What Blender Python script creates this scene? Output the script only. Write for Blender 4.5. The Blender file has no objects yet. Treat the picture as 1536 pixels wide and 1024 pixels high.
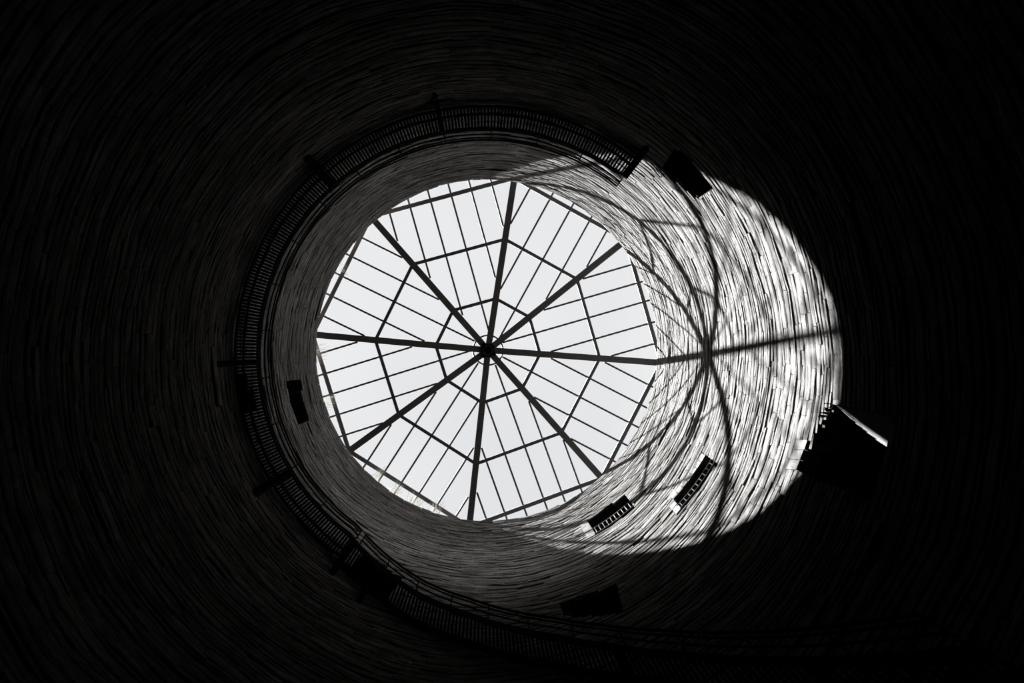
import bpy, math, random
from mathutils import Vector, Matrix
random.seed(7)
S = bpy.context.scene
C = S.collection

# ---------------------------------------------------------------- camera
F_PX = 1024.0
CAM = Vector((0.25, -0.376, 0.0))
H = 32.13            # height of the wall rim above the camera
R = 8.0              # inner radius of the tower
ax, ay = 28/F_PX, 1/F_PX
FWD = Vector((ax, -ay, 1)).normalized()
RGT = Vector((1, 0, -ax)).normalized()
UP = (RGT.cross(FWD)).normalized()
if UP.y > 0: UP = -UP
cd = bpy.data.cameras.new('camera'); cam = bpy.data.objects.new('camera', cd); C.objects.link(cam)
cd.sensor_width = 36; cd.lens = 24; cd.clip_end = 500
M = Matrix((RGT, UP, -FWD)).transposed().to_4x4(); M.translation = CAM
cam.matrix_world = M
S.camera = cam

# ---------------------------------------------------------------- sky and sun
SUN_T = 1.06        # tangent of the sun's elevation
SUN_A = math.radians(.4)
HORIZON_FILL, SUN_FILL, LOW_FILL = 54.0, 35.0, 170.0
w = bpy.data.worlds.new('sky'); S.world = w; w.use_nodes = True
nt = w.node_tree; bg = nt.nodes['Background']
tc = nt.nodes.new('ShaderNodeTexCoord'); nz = nt.nodes.new('ShaderNodeTexNoise'); cr = nt.nodes.new('ShaderNodeValToRGB')
nz.inputs['Scale'].default_value = 2.2; nz.inputs['Detail'].default_value = 3
cr.color_ramp.elements[0].color = (.86, .86, .875, 1); cr.color_ramp.elements[1].color = (.96, .96, .965, 1)
cr.color_ramp.elements[0].position = .35; cr.color_ramp.elements[1].position = .65
nt.links.new(tc.outputs['Generated'], nz.inputs['Vector']); nt.links.new(nz.outputs['Fac'], cr.inputs['Fac'])
nt.links.new(cr.outputs['Color'], bg.inputs['Color'])
sp = nt.nodes.new('ShaderNodeSeparateXYZ'); nt.links.new(tc.outputs['Generated'], sp.inputs[0])
hz_ = nt.nodes.new('ShaderNodeMapRange'); hz_.interpolation_type = 'SMOOTHSTEP'      # added boost to the unseen low sky, lights the wall near the rim
for k_, v_ in (('From Min', .78), ('From Max', .22), ('To Min', .96), ('To Max', HORIZON_FILL)): hz_.inputs[k_].default_value = v_
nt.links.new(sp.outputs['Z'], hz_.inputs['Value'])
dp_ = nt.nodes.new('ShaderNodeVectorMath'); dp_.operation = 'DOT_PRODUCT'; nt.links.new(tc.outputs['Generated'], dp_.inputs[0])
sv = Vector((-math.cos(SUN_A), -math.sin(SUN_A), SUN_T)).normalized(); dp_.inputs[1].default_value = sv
au = nt.nodes.new('ShaderNodeMapRange'); au.interpolation_type = 'SMOOTHERSTEP'      # added unseen glow round the sun, spreads the edge of the sunlit wall
for k_, v_ in (('From Min', math.cos(math.radians(7))), ('From Max', 1), ('To Min', 0), ('To Max', SUN_FILL)): au.inputs[k_].default_value = v_
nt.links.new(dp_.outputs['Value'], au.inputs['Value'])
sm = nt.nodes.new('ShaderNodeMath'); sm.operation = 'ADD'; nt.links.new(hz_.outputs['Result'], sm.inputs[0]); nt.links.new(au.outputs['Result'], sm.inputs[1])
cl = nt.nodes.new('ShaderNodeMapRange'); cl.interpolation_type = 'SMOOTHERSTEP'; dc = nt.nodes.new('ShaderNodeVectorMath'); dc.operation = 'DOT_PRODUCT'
nt.links.new(tc.outputs['Generated'], dc.inputs[0]); dc.inputs[1].default_value = Vector((.02, -1, .36)).normalized()      # added bright lobe low in the unseen sky, fills the wall opposite
for k_, v_ in (('From Min', math.cos(math.radians(22))), ('From Max', 1), ('To Min', 0), ('To Max', LOW_FILL)): cl.inputs[k_].default_value = v_
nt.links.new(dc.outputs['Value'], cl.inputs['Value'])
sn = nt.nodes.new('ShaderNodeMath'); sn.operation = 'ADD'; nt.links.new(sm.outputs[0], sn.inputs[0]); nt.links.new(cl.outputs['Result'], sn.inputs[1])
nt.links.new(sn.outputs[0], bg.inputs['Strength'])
sl = bpy.data.lights.new('sun', 'SUN'); sl.energy = 208; sl.angle = math.radians(.85); sl.color = (.965, 1, 1.045)
so = bpy.data.objects.new('sun', sl); C.objects.link(so)
sd = Vector((math.cos(SUN_A), math.sin(SUN_A), -SUN_T))
so.rotation_euler = sd.to_track_quat('-Z', 'Y').to_euler(); so.location = (-30, 0, 60)
S.view_settings.view_transform = 'Standard'; S.view_settings.look = 'None'
S.view_settings.exposure = 0; S.view_settings.gamma = 1; S.view_settings.use_curve_mapping = False

# ---------------------------------------------------------------- helpers
def ray(px, py):
    return FWD*F_PX + RGT*(px-768) + UP*(512-py)
def at_z(px, py, z):
    d = ray(px, py); return CAM + d*(z/d.z)
def on_wall(px, py, r=R):
    d = ray(px, py)
    a = d.x*d.x+d.y*d.y; b = 2*(CAM.x*d.x+CAM.y*d.y); c = CAM.x**2+CAM.y**2-r*r
    t = (-b+math.sqrt(b*b-4*a*c))/(2*a); p = CAM+d*t
    return math.atan2(p.y, p.x), p.z
def cyl(r, a, z): return Vector((r*math.cos(a), r*math.sin(a), z))

def mat(name, col, rough=.7, metal=0.0, noise=None, bump=0.0):
    m = bpy.data.materials.new(name); m.use_nodes = True
    t = m.node_tree; b = t.nodes['Principled BSDF']
    b.inputs['Base Color'].default_value = (*col, 1); b.inputs['Roughness'].default_value = rough; b.inputs['Metallic'].default_value = metal
    b.inputs['Specular IOR Level'].default_value = .25 if metal or name == 'roof_steel' else 0
    if noise:
        n = t.nodes.new('ShaderNodeTexNoise'); r_ = t.nodes.new('ShaderNodeValToRGB'); g = t.nodes.new('ShaderNodeTexCoord')
        n.inputs['Scale'].default_value = noise[0]; n.inputs['Detail'].default_value = 6
        r_.color_ramp.elements[0].position = .3; r_.color_ramp.elements[1].position = .7
        r_.color_ramp.elements[0].color = tuple(c*noise[1] for c in col)+(1,); r_.color_ramp.elements[1].color = tuple(min(1, c*noise[2]) for c in col)+(1,)
        t.links.new(g.outputs['Object'], n.inputs['Vector']); t.links.new(n.outputs['Fac'], r_.inputs['Fac']); t.links.new(r_.outputs['Color'], b.inputs['Base Color'])
        if bump:
            bp = t.nodes.new('ShaderNodeBump'); bp.inputs['Distance'].default_value = bump; t.links.new(n.outputs['Fac'], bp.inputs['Height']); t.links.new(bp.outputs['Normal'], b.inputs['Normal'])
    return m

def stone_mat():
    m = bpy.data.materials.new('slate_masonry'); m.use_nodes = True
    t = m.node_tree; N = t.nodes; L = t.links; b = N['Principled BSDF']
    b.inputs['Roughness'].default_value = .92; b.inputs['Specular IOR Level'].default_value = 0
    uv = N.new('ShaderNodeUVMap'); uv.uv_map = 'UVMap'
    def noise(sx, sy, sc, det, ro=.6):
        mp = N.new('ShaderNodeMapping'); mp.inputs['Scale'].default_value = (sx, sy, 1); L.new(uv.outputs['UV'], mp.inputs['Vector'])
        n = N.new('ShaderNodeTexNoise'); n.inputs['Scale'].default_value = sc; n.inputs['Detail'].default_value = det; n.inputs['Roughness'].default_value = ro
        L.new(mp.outputs['Vector'], n.inputs['Vector']); return n.outputs['Fac']
    def ramp(f, p0, p1, a, c):
        r_ = N.new('ShaderNodeMapRange'); r_.inputs['From Min'].default_value = p0; r_.inputs['From Max'].default_value = p1
        r_.inputs['To Min'].default_value = a; r_.inputs['To Max'].default_value = c; L.new(f, r_.inputs['Value']); return r_.outputs['Result']
    def mul(a, c):
        k = N.new('ShaderNodeMath'); k.operation = 'MULTIPLY'; L.new(a, k.inputs[0]); L.new(c, k.inputs[1]); return k.outputs[0]
    at = N.new('ShaderNodeAttribute'); at.attribute_name = 'tone'
    streak = noise(.9, 9, 1.0, 6, .65)      # bedding streaks along the courses
    pat = noise(1.3, 7, .45, 4)
    blot = noise(1, 1.6, .35, 5)            # broad lichen and damp patches
    fine = noise(4, 14, 2.0, 7, .7)
    v = mul(mul(ramp(streak, .33, .52, .25, 1.0), ramp(blot, .35, .65, .72, 1.08)), ramp(fine, .36, .52, .5, 1.0))
    v = mul(v, ramp(pat, .36, .54, .62, 1.0))
    v = mul(v, ramp(noise(1.5, 2.6, 1.0, 7, .75), .40, .60, .5, 1.12))      # mottled patches of pale lichen
    v = mul(v, ramp(at.outputs['Fac'], 0, .85, .7, 1.03))
    c = N.new('ShaderNodeMixRGB'); c.inputs['Color1'].default_value = (.006, .005, .004, 1); c.inputs['Color2'].default_value = (WALL*1.05, WALL, WALL*.94, 1)
    L.new(v, c.inputs['Fac']); L.new(c.outputs['Color'], b.inputs['Base Color'])
    bp = N.new('ShaderNodeBump'); bp.inputs['Strength'].default_value = .9; bp.inputs['Distance'].default_value = .05
    ad = N.new('ShaderNodeMath'); ad.operation = 'ADD'; L.new(streak, ad.inputs[0]); L.new(fine, ad.inputs[1])
    L.new(ad.outputs[0], bp.inputs['Height']); L.new(bp.outputs['Normal'], b.inputs['Normal'])
    return m
WALL = .058
STONE = stone_mat()
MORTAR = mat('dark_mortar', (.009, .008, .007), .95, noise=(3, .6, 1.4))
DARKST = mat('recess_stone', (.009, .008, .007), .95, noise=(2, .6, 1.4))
STEEL = mat('roof_steel', (.038, .036, .034), .55, noise=(4, .8, 1.2))
IRON = mat('black_iron', (.003, .0027, .0025), .6, noise=(6, .7, 1.3))
WOOD = mat('weathered_timber', (.006, .0053, .005), .9, noise=(5, .6, 1.5), bump=.01)
PALEIRON = mat('pale_painted_iron', (.035, .034, .033), .6, noise=(8, .8, 1.2))
QUOIN = mat('dressed_stone', (.038, .036, .034), .9, noise=(5, .6, 1.15), bump=.03)
TARNISH = mat('tarnished_iron', (.012, .0115, .011), .8, noise=(8, .7, 1.3))
GRASS = mat('dry_grass', (.30, .29, .25), .8, noise=(9, .7, 1.2))
GROUND = mat('trodden_earth', (.006, .005, .004), .95, noise=(1.5, .6, 1.4), bump=.03)

def glass_mat():
    m = bpy.data.materials.new('roof_glass'); m.use_nodes = True; t = m.node_tree
    t.nodes.remove(t.nodes['Principled BSDF']); o = t.nodes['Material Output']
    tr = t.nodes.new('ShaderNodeBsdfTransparent'); tr.inputs['Color'].default_value = (.96, .965, .97, 1)
    gl = t.nodes.new('ShaderNodeBsdfGlossy'); gl.inputs['Roughness'].default_value = .05
    fr = t.nodes.new('ShaderNodeFresnel'); fr.inputs['IOR'].default_value = 1.15
    mx = t.nodes.new('ShaderNodeMixShader')
    t.links.new(fr.outputs[0], mx.inputs[0]); t.links.new(tr.outputs[0], mx.inputs[1]); t.links.new(gl.outputs[0], mx.inputs[2]); t.links.new(mx.outputs[0], o.inputs['Surface'])
    return m
GLASS = glass_mat()

class MB:
    def __init__(s): s.v = []; s.f = []; s.uv = None; s.tone = None
    def add(s, vs, fs):
        n = len(s.v); s.v += [tuple(v) for v in vs]; s.f += [tuple(i+n for i in f) for f in fs]
    def hexa(s, a, b):       # two quads (4 points each), a = one end, b = other end
        s.add(list(a)+list(b), [(3,2,1,0),(4,5,6,7),(0,1,5,4),(1,2,6,5),(2,3,7,6),(3,0,4,7)])
    def bar(s, p, q, wd, dp, up=Vector((0,0,1))):   # rectangular bar, p and q on the centre line
        p = Vector(p); q = Vector(q); d = (q-p).normalized(); sx = d.cross(up)
        if sx.length < 1e-4: sx = d.cross(Vector((1,0,0)))
        sx.normalize(); sz = sx.cross(d).normalized()
        o = [sx*wd/2+sz*dp/2, -sx*wd/2+sz*dp/2, -sx*wd/2-sz*dp/2, sx*wd/2-sz*dp/2]
        s.hexa([p+k for k in o], [q+k for k in o])
    def ibar(s, p, q, wd, dp):                      # I section: two flanges and a web
        p = Vector(p); q = Vector(q); d = (q-p).normalized(); sx = d.cross(Vector((0,0,1))).normalized(); sz = sx.cross(d).normalized()
        s.bar(p+sz*(dp/2-.02), q+sz*(dp/2-.02), wd, .04); s.bar(p-sz*(dp/2-.02), q-sz*(dp/2-.02), wd, .04); s.bar(p, q, wd*.25, dp-.08)
    def tube(s, pts, r, n=8, closed=False):
        pts = [Vector(p) for p in pts]; m = len(pts); base = len(s.v)
        for i, p in enumerate(pts):
            a = pts[(i-1) % m] if (closed or i) else p; b = pts[(i+1) % m] if (closed or i < m-1) else p
            d = (b-a).normalized(); x = d.cross(Vector((0,0,1)))
            if x.length < 1e-3: x = d.cross(Vector((1,0,0)))
            x.normalize(); y = d.cross(x)
            for k in range(n):
                t = 2*math.pi*k/n; s.v.append(tuple(p+x*math.cos(t)*r+y*math.sin(t)*r))
        for i in range(m if closed else m-1):
            j = (i+1) % m
            for k in range(n):
                l = (k+1) % n; s.f.append((base+i*n+k, base+i*n+l, base+j*n+l, base+j*n+k))
        if not closed:
            s.f.append(tuple(base+k for k in range(n))[::-1]); s.f.append(tuple(base+(m-1)*n+k for k in range(n)))
    def disc(s, c, r, z0, z1, n=24, r1=None):       # solid of revolution about the vertical through c
        r1 = r if r1 is None else r1; b = len(s.v)
        for k in range(n):
            t = 2*math.pi*k/n; s.v.append((c[0]+r*math.cos(t), c[1]+r*math.sin(t), z0))
        for k in range(n):
            t = 2*math.pi*k/n; s.v.append((c[0]+r1*math.cos(t), c[1]+r1*math.sin(t), z1))
        s.f.append(tuple(b+k for k in range(n))[::-1]); s.f.append(tuple(b+n+k for k in range(n)))
        for k in range(n):
            l = (k+1) % n; s.f.append((b+k, b+l, b+n+l, b+n+k))
    def arc_beam(s, zf, r0, r1, a0, a1, zt, zb, step=.03):   # curved beam r0..r1 following height zf(a)
        n = max(2, int(abs(a1-a0)/step)); prev = None
        for i in range(n+1):
            a = a0+(a1-a0)*i/n; z = zf(a)
            q = [cyl(r0, a, z+zb), cyl(r1, a, z+zb), cyl(r1, a, z+zt), cyl(r0, a, z+zt)]
            if prev:
                s.hexa(prev, q)
            prev = q
    def build(s, name, m, parent=None, smooth=False):
        me = bpy.data.meshes.new(name); me.from_pydata(s.v, [], s.f); me.update()
        me.materials.append(m); o = bpy.data.objects.new(name, me); C.objects.link(o)
        if parent: o.parent = parent; o.matrix_parent_inverse = Matrix.Translation(-parent.location)
        if smooth: me.polygons.foreach_set('use_smooth', [True]*len(me.polygons))
        return o

def tag(o, label=None, cat=None, group=None, kind=None):
    for k, v in (('label', label), ('category', cat), ('group', group), ('kind', kind)):
        if v: o[k] = v
    return o
def empty(name, loc, label, cat, group=None):
    o = bpy.data.objects.new(name, None); C.objects.link(o); o.location = loc; return tag(o, label, cat, group)

# ---------------------------------------------------------------- openings (outline on the wall in angle, height)
OPEN = {}
def opening(key, corners): OPEN[key] = [on_wall(*c) for c in corners]
opening('slot', [(432,571),(451,569),(464,630),(446,637)])
opening('window_rail', [(880,780),(936,740),(951,760),(894,802)])
opening('window_low', [(1011,750),(1059,683),(1074,694),(1023,763)])
opening('notch', [(990,255),(1044,299),(1070,283),(1012,222)])
opening('doorway', [(1250,606),(1214,660),(1197,706)])
DJ = on_wall(1262, 610); DJ = (DJ[0], DJ[1]+.25); OPEN['doorway'] += [(OPEN['doorway'][2][0], 12.9), (DJ[0], 12.9), DJ]
opening('stair_window', [(838,901),(923,876),(936,918),(846,924)])
opening('stair_door', [(549,824),(601,866),(577,905),(520,860)])
opening('west_door', [(372,562),(386,613),(366,620),(350,562)])
def cut(poly, z):
    xs = []
    n = len(poly)
    for i in range(n):
        (a0, z0), (a1, z1) = poly[i], poly[(i+1) % n]
        if (z0 <= z) != (z1 <= z): xs.append(a0+(a1-a0)*(z-z0)/(z1-z0))
    return (min(xs), max(xs)) if len(xs) >= 2 else None
# make angles of every outline continuous and in 0..2pi
for k, p in OPEN.items():
    b = p[0][0]; OPEN[k] = [((a-b+math.pi) % (2*math.pi)-math.pi+b, z) for a, z in p]
def subtract(a0, a1, z):
    segs = [(a0, a1)]
    for p in OPEN.values():
        c = cut(p, z)
        if not c: continue
        for sh in (-2*math.pi, 0, 2*math.pi):
            c0, c1 = c[0]+sh, c[1]+sh; out = []
            for s0, s1 in segs:
                if c1 <= s0 or c0 >= s1: out.append((s0, s1)); continue
                if c0 > s0: out.append((s0, c0))
                if c1 < s1: out.append((c1, s1))
            segs = out
    return segs

# ---------------------------------------------------------------- masonry wall
def wave(a, z):
    return .10*math.sin(2*a+z*.21)+.07*math.sin(5*a-z*.33+1)+.035*math.sin(11*a+z*.5+2)+.02*math.sin(23*a-z*.9)
rnd = random.Random(11)
FLOOR = -1.6
verts = []; faces = []; uvs = []; tones = []; mort = MB()
def fade(z): return min(1, max(0, (z-FLOOR)/1.5))*min(1, max(0, (H-z)/.8))
def zz(a, z): return z+wave(a, z)*fade(z)
z = FLOOR; zl = [z]
while z < H-.2:
    z += rnd.choice((.13, .17, .2, .24, .28, .33)); zl.append(min(z, H))
zl[-1] = H
for ci in range(len(zl)-1):
    z0, z1 = zl[ci], zl[ci+1]; zm = (z0+z1)/2; top = ci == len(zl)-2
    a = rnd.random()*.2; end = a+2*math.pi
    csh = rnd.gauss(0, .006)
    while a < end-1e-6:
        wd = rnd.choice((.45, .7, .9, 1.2, 1.6))*(1 if z1-z0 > .16 else 1.4)*rnd.uniform(.8, 1.2)/R
        a1 = min(a+wd, end)
        if end-a1 < .04: a1 = end
        am = (a+a1)/2
        for s0, s1 in subtract(a, a1, zz(am, zm)):
            if s1-s0 < .008: continue
            pr = csh+rnd.gauss(0, .008)*(3 if rnd.random() < .06 else 1); tone = min(1, max(0, rnd.gauss(.55, .28)))
            g = .006/R; s0 += g; s1 -= g
            n = max(1, int((s1-s0)*R/.4+.5)); base = len(verts)
            gz = rnd.choice((.002, .004, .008, .014)); tilt = rnd.gauss(0, .006); lean = rnd.gauss(0, .004)
            th = z1-z0; hz = [z0+gz, z0+gz+th*.16, z1-gz-th*.18, z1-gz]; off = [.022, 0, .003, .022]
            if top: hz[2] += rnd.uniform(-.05, .05); hz[3] += rnd.uniform(-.06, .10)
            for i in range(n+1):
                t = i/n; aa = s0+(s1-s0)*t; e = .018 if i in (0, n) else 0; j = rnd.gauss(0, .004); jz = rnd.gauss(0, .012)
                verts.append(tuple(cyl(R+.55, aa, zz(aa, hz[0])))); 
                for q in range(4):
                    rr = R-pr+off[q]+e*(.6 if q in (1, 2) else 1)+j+tilt*(t-.5)*2+lean*(q-1.5)/1.5+rnd.gauss(0, .002)
                    verts.append(tuple(cyl(rr, aa, zz(aa, hz[q]+(jz if q in (0, 3) else 0)))))
                verts.append(tuple(cyl(R+.55, aa, zz(aa, hz[3]))))
                uvs += [(aa*R, hz[0]-.5)]+[(aa*R, hz[q]) for q in range(4)]+[(aa*R, hz[3]+.5)]
                tones += [tone]*6
            for i in range(n):
                for q in range(5):
                    p = base+i*6+q; faces.append((p, p+1, p+7, p+6))
            faces.append(tuple(base+q for q in range(6))[::-1]); faces.append(tuple(base+n*6+q for q in range(6)))
        a = a1
    K = 90
    for k in range(K):
        b0, b1 = 2*math.pi*k/K, 2*math.pi*(k+1)/K
        for s0, s1 in subtract(b0, b1, zz((b0+b1)/2, zm)):
            q = lambda aa: [cyl(R+.085, aa, zz(aa, z0)), cyl(R+3.2, aa, zz(aa, z0)), cyl(R+3.2, aa, zz(aa, z1)), cyl(R+.085, aa, zz(aa, z1))]
            mort.hexa(q(s0), q(s1))
me = bpy.data.meshes.new('wall_round'); me.from_pydata(verts, [], faces); me.update(); me.materials.append(STONE)
ul = me.uv_layers.new(name='UVMap'); at = me.attributes.new('tone', 'FLOAT', 'POINT'); at.data.foreach_set('value', tones)
li = [0]*len(me.loops); me.loops.foreach_get('vertex_index', li)
flat = []
for i in li: flat += uvs[i]
ul.data.foreach_set('uv', flat)
wall = bpy.data.objects.new('wall_round', me); C.objects.link(wall); tag(wall, kind='structure')
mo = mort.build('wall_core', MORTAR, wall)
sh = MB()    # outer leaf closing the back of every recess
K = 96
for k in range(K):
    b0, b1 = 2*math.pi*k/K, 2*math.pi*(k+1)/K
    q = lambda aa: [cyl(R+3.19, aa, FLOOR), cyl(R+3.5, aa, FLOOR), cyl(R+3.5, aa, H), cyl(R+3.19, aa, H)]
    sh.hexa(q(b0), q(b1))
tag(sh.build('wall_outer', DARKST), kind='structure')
g = MB(); g.disc((0, 0), R+6, FLOOR-.3, FLOOR, 96); tag(g.build('floor', GROUND), kind='structure')

# ---------------------------------------------------------------- glass roof
ZE, ZH = H+.42, H+.95     # height of the frame at the eave ring and at the hub
hub = at_z(732, 525, ZH)
COR_PX = [(991.6,544),(902.7,717),(704,790),(523.8,676),(469,501.5),(556.4,324.9),(771.7,266.8),(938.8,359.9)]
COR = [at_z(x, y, ZE) for x, y in COR_PX]
roof = empty('glass_roof', (0, 0, H), 'eight-sided glazed roof of dark steel ribs and thin glazing bars over the tower mouth', 'roof')
def onrib(i, t): return hub.lerp(COR[i], t)
for i in range(8):
    m = MB(); d = (COR[i]-hub); e = hub+d*(1+.75/d.length); s_ = hub+d.normalized()*.2
    m.ibar(s_, e, .30, .2); m.build('rib', STEEL, roof)
    p = hub+d*(1+.45/d.length); m = MB(); m.bar((p.x, p.y, H-.02), (p.x, p.y, p.z-.12), .22, .22); m.bar((p.x, p.y, H-.02), (p.x, p.y, H+.04), .4, .4); m.build('post', STEEL, roof)
def drop(v, dz): return Vector((v.x, v.y, v.z+dz))
BARS = [(-65,-33,-1,31,61), (-61,-32,-3,29,59,88), (-94,-61,-29,2,32,62), (-57,-25,7,39,70), (-62,-30,3.5,36,68), (-87,-55,-23,9,40,72), (-62,-28,6.5,40,70), (-64,-35,-5,28.5,60)]
for t in (.302, .647, 1.0):
    for i in range(8):
        j = (i+1) % 8; m = MB(); a_, b_ = onrib(i, t), onrib(j, t); u = (b_-a_).normalized()*.08
        m.bar(drop(a_+u, -.02), drop(b_-u, -.02), .15 if t < 1 else .19, .05); m.build('purlin', STEEL, roof)
for i in range(8):
    j = (i+1) % 8; A, B = COR[i], COR[j]; mid = (A+B)/2; e = (B-A).normalized()
    nrm = (B-hub).cross(A-hub).normalized(); inn = nrm.cross(e).normalized()
    if inn.dot(hub-mid) < 0: inn = -inn
    foot = A+e*(hub-A).dot(e); L_ = (hub-foot).length
    for off in BARS[i]:
        s = (foot-A).dot(e)+off*ZE/F_PX
        fr = s/((foot-A).dot(e)) if off < 0 else ((B-A).length-s)/((B-foot).dot(e))
        ln = min(L_*fr-(.17/math.sin(math.radians(23)) if fr < .9 else .2), L_-.78); p0 = A+e*s; m = MB()
        m.bar(drop(p0-inn*.7, .03), drop(p0+inn*max(.3, ln), .03), .085, .03); m.build('glazing_bar', STEEL, roof)
for i in range(8):
    j = (i+1) % 8; A, B = COR[i], COR[j]; e1 = (A-hub)*(1+.7/(A-hub).length)+hub; e2 = (B-hub)*(1+.7/(B-hub).length)+hub
    m = MB(); up = Vector((0, 0, .17)); h0 = hub.copy()
    tri = [h0+up, e1+up, e2+up]; t2 = [v+Vector((0, 0, .012)) for v in tri]
    m.add(tri+t2, [(0,1,2), (3,5,4), (0,3,4,1), (1,4,5,2), (2,5,3,0)]); m.build('glass_panel', GLASS, roof)
m = MB(); m.disc(hub, .31, hub.z-.26, hub.z+.16, 24, .33); m.disc(hub, .2, hub.z-.46, hub.z-.25, 16, .28); h_ = m.build('hub', IRON, roof)
for t, rr in ((2.2, .44), (4.05, .42), (.6, .43), (5.6, .36)):
    m = MB(); p = hub+Vector((rr*math.cos(t), rr*math.sin(t), -.2)); m.bar(hub+Vector((0, 0, -.2)), p, .14, .16); m.build('lug', IRON, h_)
m = MB(); m.tube([hub+Vector((.72*math.cos(2*math.pi*k/48), .72*math.sin(2*math.pi*k/48), -.06)) for k in range(48)], .042, 8, True); m.build('hub_ring', STEEL, roof, True)

# ---------------------------------------------------------------- walkway and stair; angles a are measured in the photograph's sense
DZ = 21.95; RI, RO = 7.2, 7.97
D2 = math.radians
KEY = [(0, 21.95), (233, 21.95), (240, 21.3), (255, 19.9), (266, 19.1), (276, 18.05), (285, 17.0), (294, 15.6), (304, 13.8), (311, 12.4), (320, 10.6), (332, 8.2)]
def dz(deg):
    for (a0, z0), (a1, z1) in zip(KEY, KEY[1:]):
        if a0 <= deg <= a1: return z0+(z1-z0)*(deg-a0)/(a1-a0)
    return KEY[-1][1]
def zf(w_): return dz(-math.degrees(w_))
walk = empty('walkway', tuple(cyl(7.6, -D2(140), DZ)), 'level timber-slatted gallery walkway bracketed round the upper tower wall, with a rail', 'walkway')
BR = [52, 101, 132, 182, 211, 239]
for b0, b1 in zip(BR, BR[1:]):
    m = MB(); n = int(D2(b1-b0)*7.6/.105); hi = min(b1, 235.0)
    for k in range(n):
        a = -D2(b0+(b1-b0)*(k+.5)/n)
        if math.degrees(-a) > hi: continue
        j = rnd.uniform(-.0006, .0006); c0 = cyl(RI, a+j, DZ); c1 = cyl(RO-.02, a+j, DZ)
        m.bar(c0, c1, .06, .035)
    m.build('slatted_deck', WOOD, walk)
    for r0, r1 in ((RI, RI+.05), (RI+.45, RI+.49), (RO-.07, RO-.02)):
        ms = MB(); ms.arc_beam(lambda q: DZ, r0, r1, -D2(b0), -D2(min(b1, 235)), -.02, -.14)
        ms.build('joist', IRON, walk)
for i, b in enumerate(BR[:-1]+[235]):
    a = -D2(b); m = MB(); wd = .17 if b in (101, 182) else .24
    m.bar(cyl(RI-.02, a, DZ-.22), cyl(R+.15, a, DZ-.22), wd, .16)
    m.bar(cyl(RI+.05, a, DZ-.26), cyl(R+.1, a, DZ-1.25), wd*.8, .12)
    m.bar(cyl(R-.06, a, DZ-1.45), cyl(R-.06, a, DZ-.15), wd, .1, Vector((1, 0, 0)))
    m.build('bracket', IRON, walk)
def rail(parent, a0, a1, step, hh=1.2):
    g0 = MB(); g0.tube([cyl(RI+.03, -D2(a0+(a1-a0)*i/80), dz(a0+(a1-a0)*i/80)+hh) for i in range(81)], .036, 8)
    top = g0.build('handrail', IRON, parent, True)
    for f in (.12, .48, .8):
        g0 = MB(); g0.tube([cyl(RI+.03, -D2(a0+(a1-a0)*i/80), dz(a0+(a1-a0)*i/80)+hh*f) for i in range(81)], .026, 6)
        g0.build('rail_bar', IRON, parent, True)
    n = max(1, round((a1-a0)/step))
    for i in range(n+1):
        a = a0+(a1-a0)*i/n; g0 = MB(); g0.bar(cyl(RI+.03, -D2(a), dz(a)-.1), cyl(RI+.03, -D2(a), dz(a)+hh+.01), .035, .035); g0.build('rail_post', IRON, parent)
rail(walk, 52, 235, 12.2)
stair = empty('staircase', tuple(cyl(7.6, -D2(330), dz(330))), 'steep curved iron and timber stair climbing the dark lower wall to the gallery', 'staircase')
a = 235.6
while a < 331:
    m = MB(); z_ = dz(a)
    for k in (0, 1):
        q = -D2(a+k*.79); m.bar(cyl(RI+.04, q, z_), cyl(RO-.04, q, z_), .06, .04)
    m.build('tread', WOOD, stair); a += 1.58
for r0 in (RI, RO-.05):
    m = MB(); m.arc_beam(zf, r0, r0+.045, -D2(235.2), -D2(331), .06, -.2, .02); m.build('stringer', IRON, stair)
for b in (243, 295, 318):
    a = -D2(b); m = MB(); m.bar(cyl(RI, a, dz(b)-.28), cyl(R+.15, a, dz(b)-.28), .2, .16); m.bar(cyl(RI+.05, a, dz(b)-.3), cyl(R+.1, a, dz(b)-1.25), .16, .12); m.build('bracket', IRON, stair)
rail(stair, 236.5, 331, 8.5)

# ---------------------------------------------------------------- window guards, lintels, tufts
def guard(key, nb, label, m_, hh):
    p = OPEN[key]; (aL, zL), (aR, zR) = p[3], p[2]
    o = empty('window_railing', tuple(cyl(R, (aL+aR)/2, (zL+zR)/2)), label, 'railing', 'railings across the tower window openings' if False else None)
    P = lambda t, dz_, r_: cyl(r_, aL+(aR-aL)*t, zL+(zR-zL)*t+dz_)
    for nm, d_ in (('top_rail', hh), ('bottom_rail', .06)):
        g0 = MB(); g0.tube([P(-.02+1.04*i/8, d_, R-.03) for i in range(9)], .022, 8); g0.build(nm, m_, o)
    for i in range(nb):
        t = (i+.5)/nb; g0 = MB(); g0.bar(P(t, .03, R-.03), P(t, hh, R-.03), .034, .025); g0.build('baluster', m_, o)
guard('window_rail', 10, 'low railing with pale upright bars across the sunlit window opening nearest the glass roof', PALEIRON, .75)
guard('window_low', 9, 'dark low railing at the foot of the lower, right-hand sunlit window opening', TARNISH, .42)
tn = [0]
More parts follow.
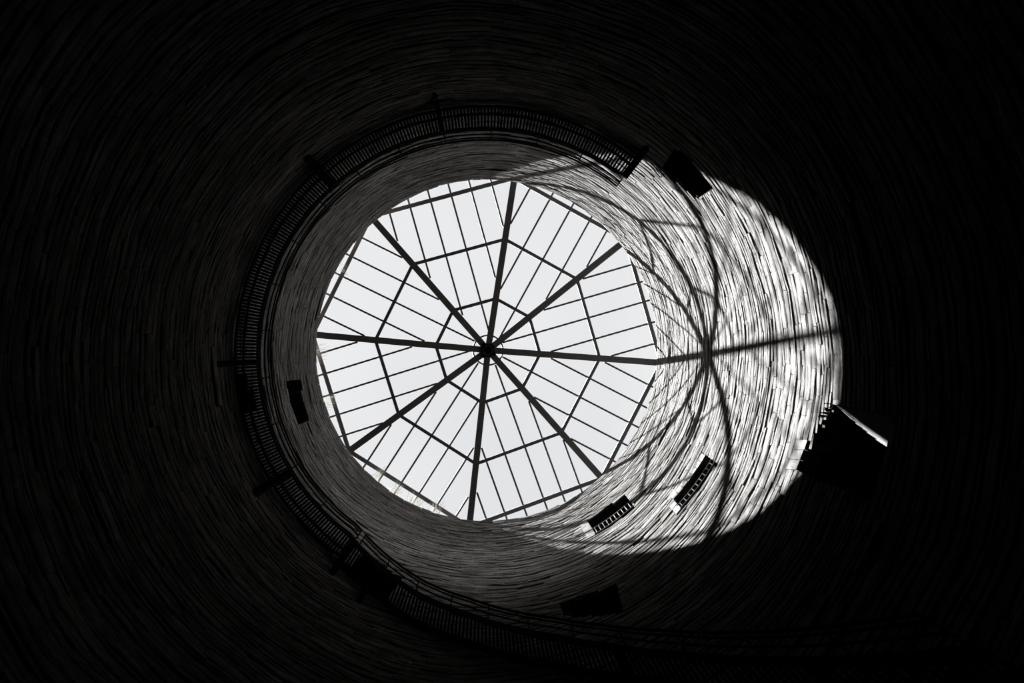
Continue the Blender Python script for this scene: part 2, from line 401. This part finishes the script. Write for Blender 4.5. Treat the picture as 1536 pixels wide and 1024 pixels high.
def blocks(p0, p1, wdt, h_, n, outward=.03, name=None):    # a run of dressed blocks between two wall points (angle, height); h_ offset direction
    tn[0] += 1; m = MB()
    (a0, z0), (a1, z1) = p0, p1
    for i in range(n):
        t0, t1 = (i+.04)/n, (i+.96)/n; j = rnd.uniform(-.01, .02)
        f = lambda t, u: (a0+(a1-a0)*t+h_[0]*u/R, z0+(z1-z0)*t+h_[1]*u)
        q = [f(t0, 0), f(t1, 0), f(t1, wdt), f(t0, wdt)]
        m.hexa([cyl(R+.4, *c) for c in q], [cyl(R-outward-j, *c) for c in q])
    tag(m.build('trim_%d' % tn[0], QUOIN), kind='structure')
W = OPEN['window_rail']; blocks(W[0], W[3], .34, (1, 0), 3); 
W = OPEN['window_low']; blocks(W[0], W[1], .42, (0, 1), 7); blocks(W[0], W[3], .25, (1, 0), 2)
W = OPEN['doorway']; blocks(W[1], W[2], .5, (.15, 1), 3, .05); 
m = MB(); p0 = cyl(R+.03, DJ[0], 0); er = cyl(1, DJ[0], 0); et = Vector((-er.y, er.x, 0)); p1 = p0+er*1.1; p2 = p1+et*.78
q = lambda z_: [Vector((v.x, v.y, z_)) for v in (p0, p1-et*.02, p2)]
m.add(q(12.9)+q(DJ[1]), [(2,1,0), (3,4,5), (0,1,4,3), (1,2,5,4), (2,0,3,5)]); tag(m.build('trim_9', QUOIN), kind='structure')
def tuft(p, n, ln, label, lean):
    m = MB(); r_ = random.Random(int(p.x*100))
    for _ in range(n):
        b = p+Vector((r_.uniform(-.3, .3)*-lean.y, r_.uniform(-.3, .3)*lean.x, 0))*1.0
        d = (lean*r_.uniform(.1, 1.0)+Vector((r_.uniform(-.5, .5), r_.uniform(-.5, .5), r_.uniform(.2, 1)))).normalized(); l = ln*r_.uniform(.5, 1)
        m.tube([b, b+d*l*.5, b+d*l+lean*l*.3+Vector((0, 0, -.1*l))], .007, 3)
    tag(m.build('grass_tuft', GRASS), label, 'grass', 'grass tufts on the tower rim')
for (x, y, n, s_) in ((487, 528, 22, 'beside the left roof rib'), (493, 603, 20, 'below the left roof rib'), (514, 402, 16, 'at the upper left glazing'), (565, 716, 26, 'at the lower left roof corner'), (591, 737, 30, 'second along from the lower left roof corner'), (620, 756, 30, 'midway along the lower left eave'), (650, 768, 18, 'nearest the bottom rib')):
    a, _ = on_wall(x, y); p = cyl(R+.1, a, H+.1); tuft(p, n, .55, 'thin dry grass tuft on the stone rim '+s_, Vector((-math.cos(a), -math.sin(a), 0)))

m = MB(); r_ = random.Random(5); DW = OPEN['doorway']
for k in range(12):
    t = r_.random()*.9; a = DW[0][0]*(1-t*.35)+DW[1][0]*t*.35; zt_ = DW[0][1]*(1-t*.35)+DW[1][1]*t*.35
    b = cyl(R-.03, a, zt_-.12); d = Vector((-math.cos(a)*.35, -math.sin(a)*.35+r_.uniform(-.5, .5), 1)).normalized(); l = r_.uniform(.08, .24)
    m.tube([b, b+d*l*.5, b+d*l+Vector((-.06, 0, -.02))], .012, 4)
tag(m.build('dead_weeds', WOOD), 'dark spiky dead weeds at the top corner of the big black doorway', 'weeds')
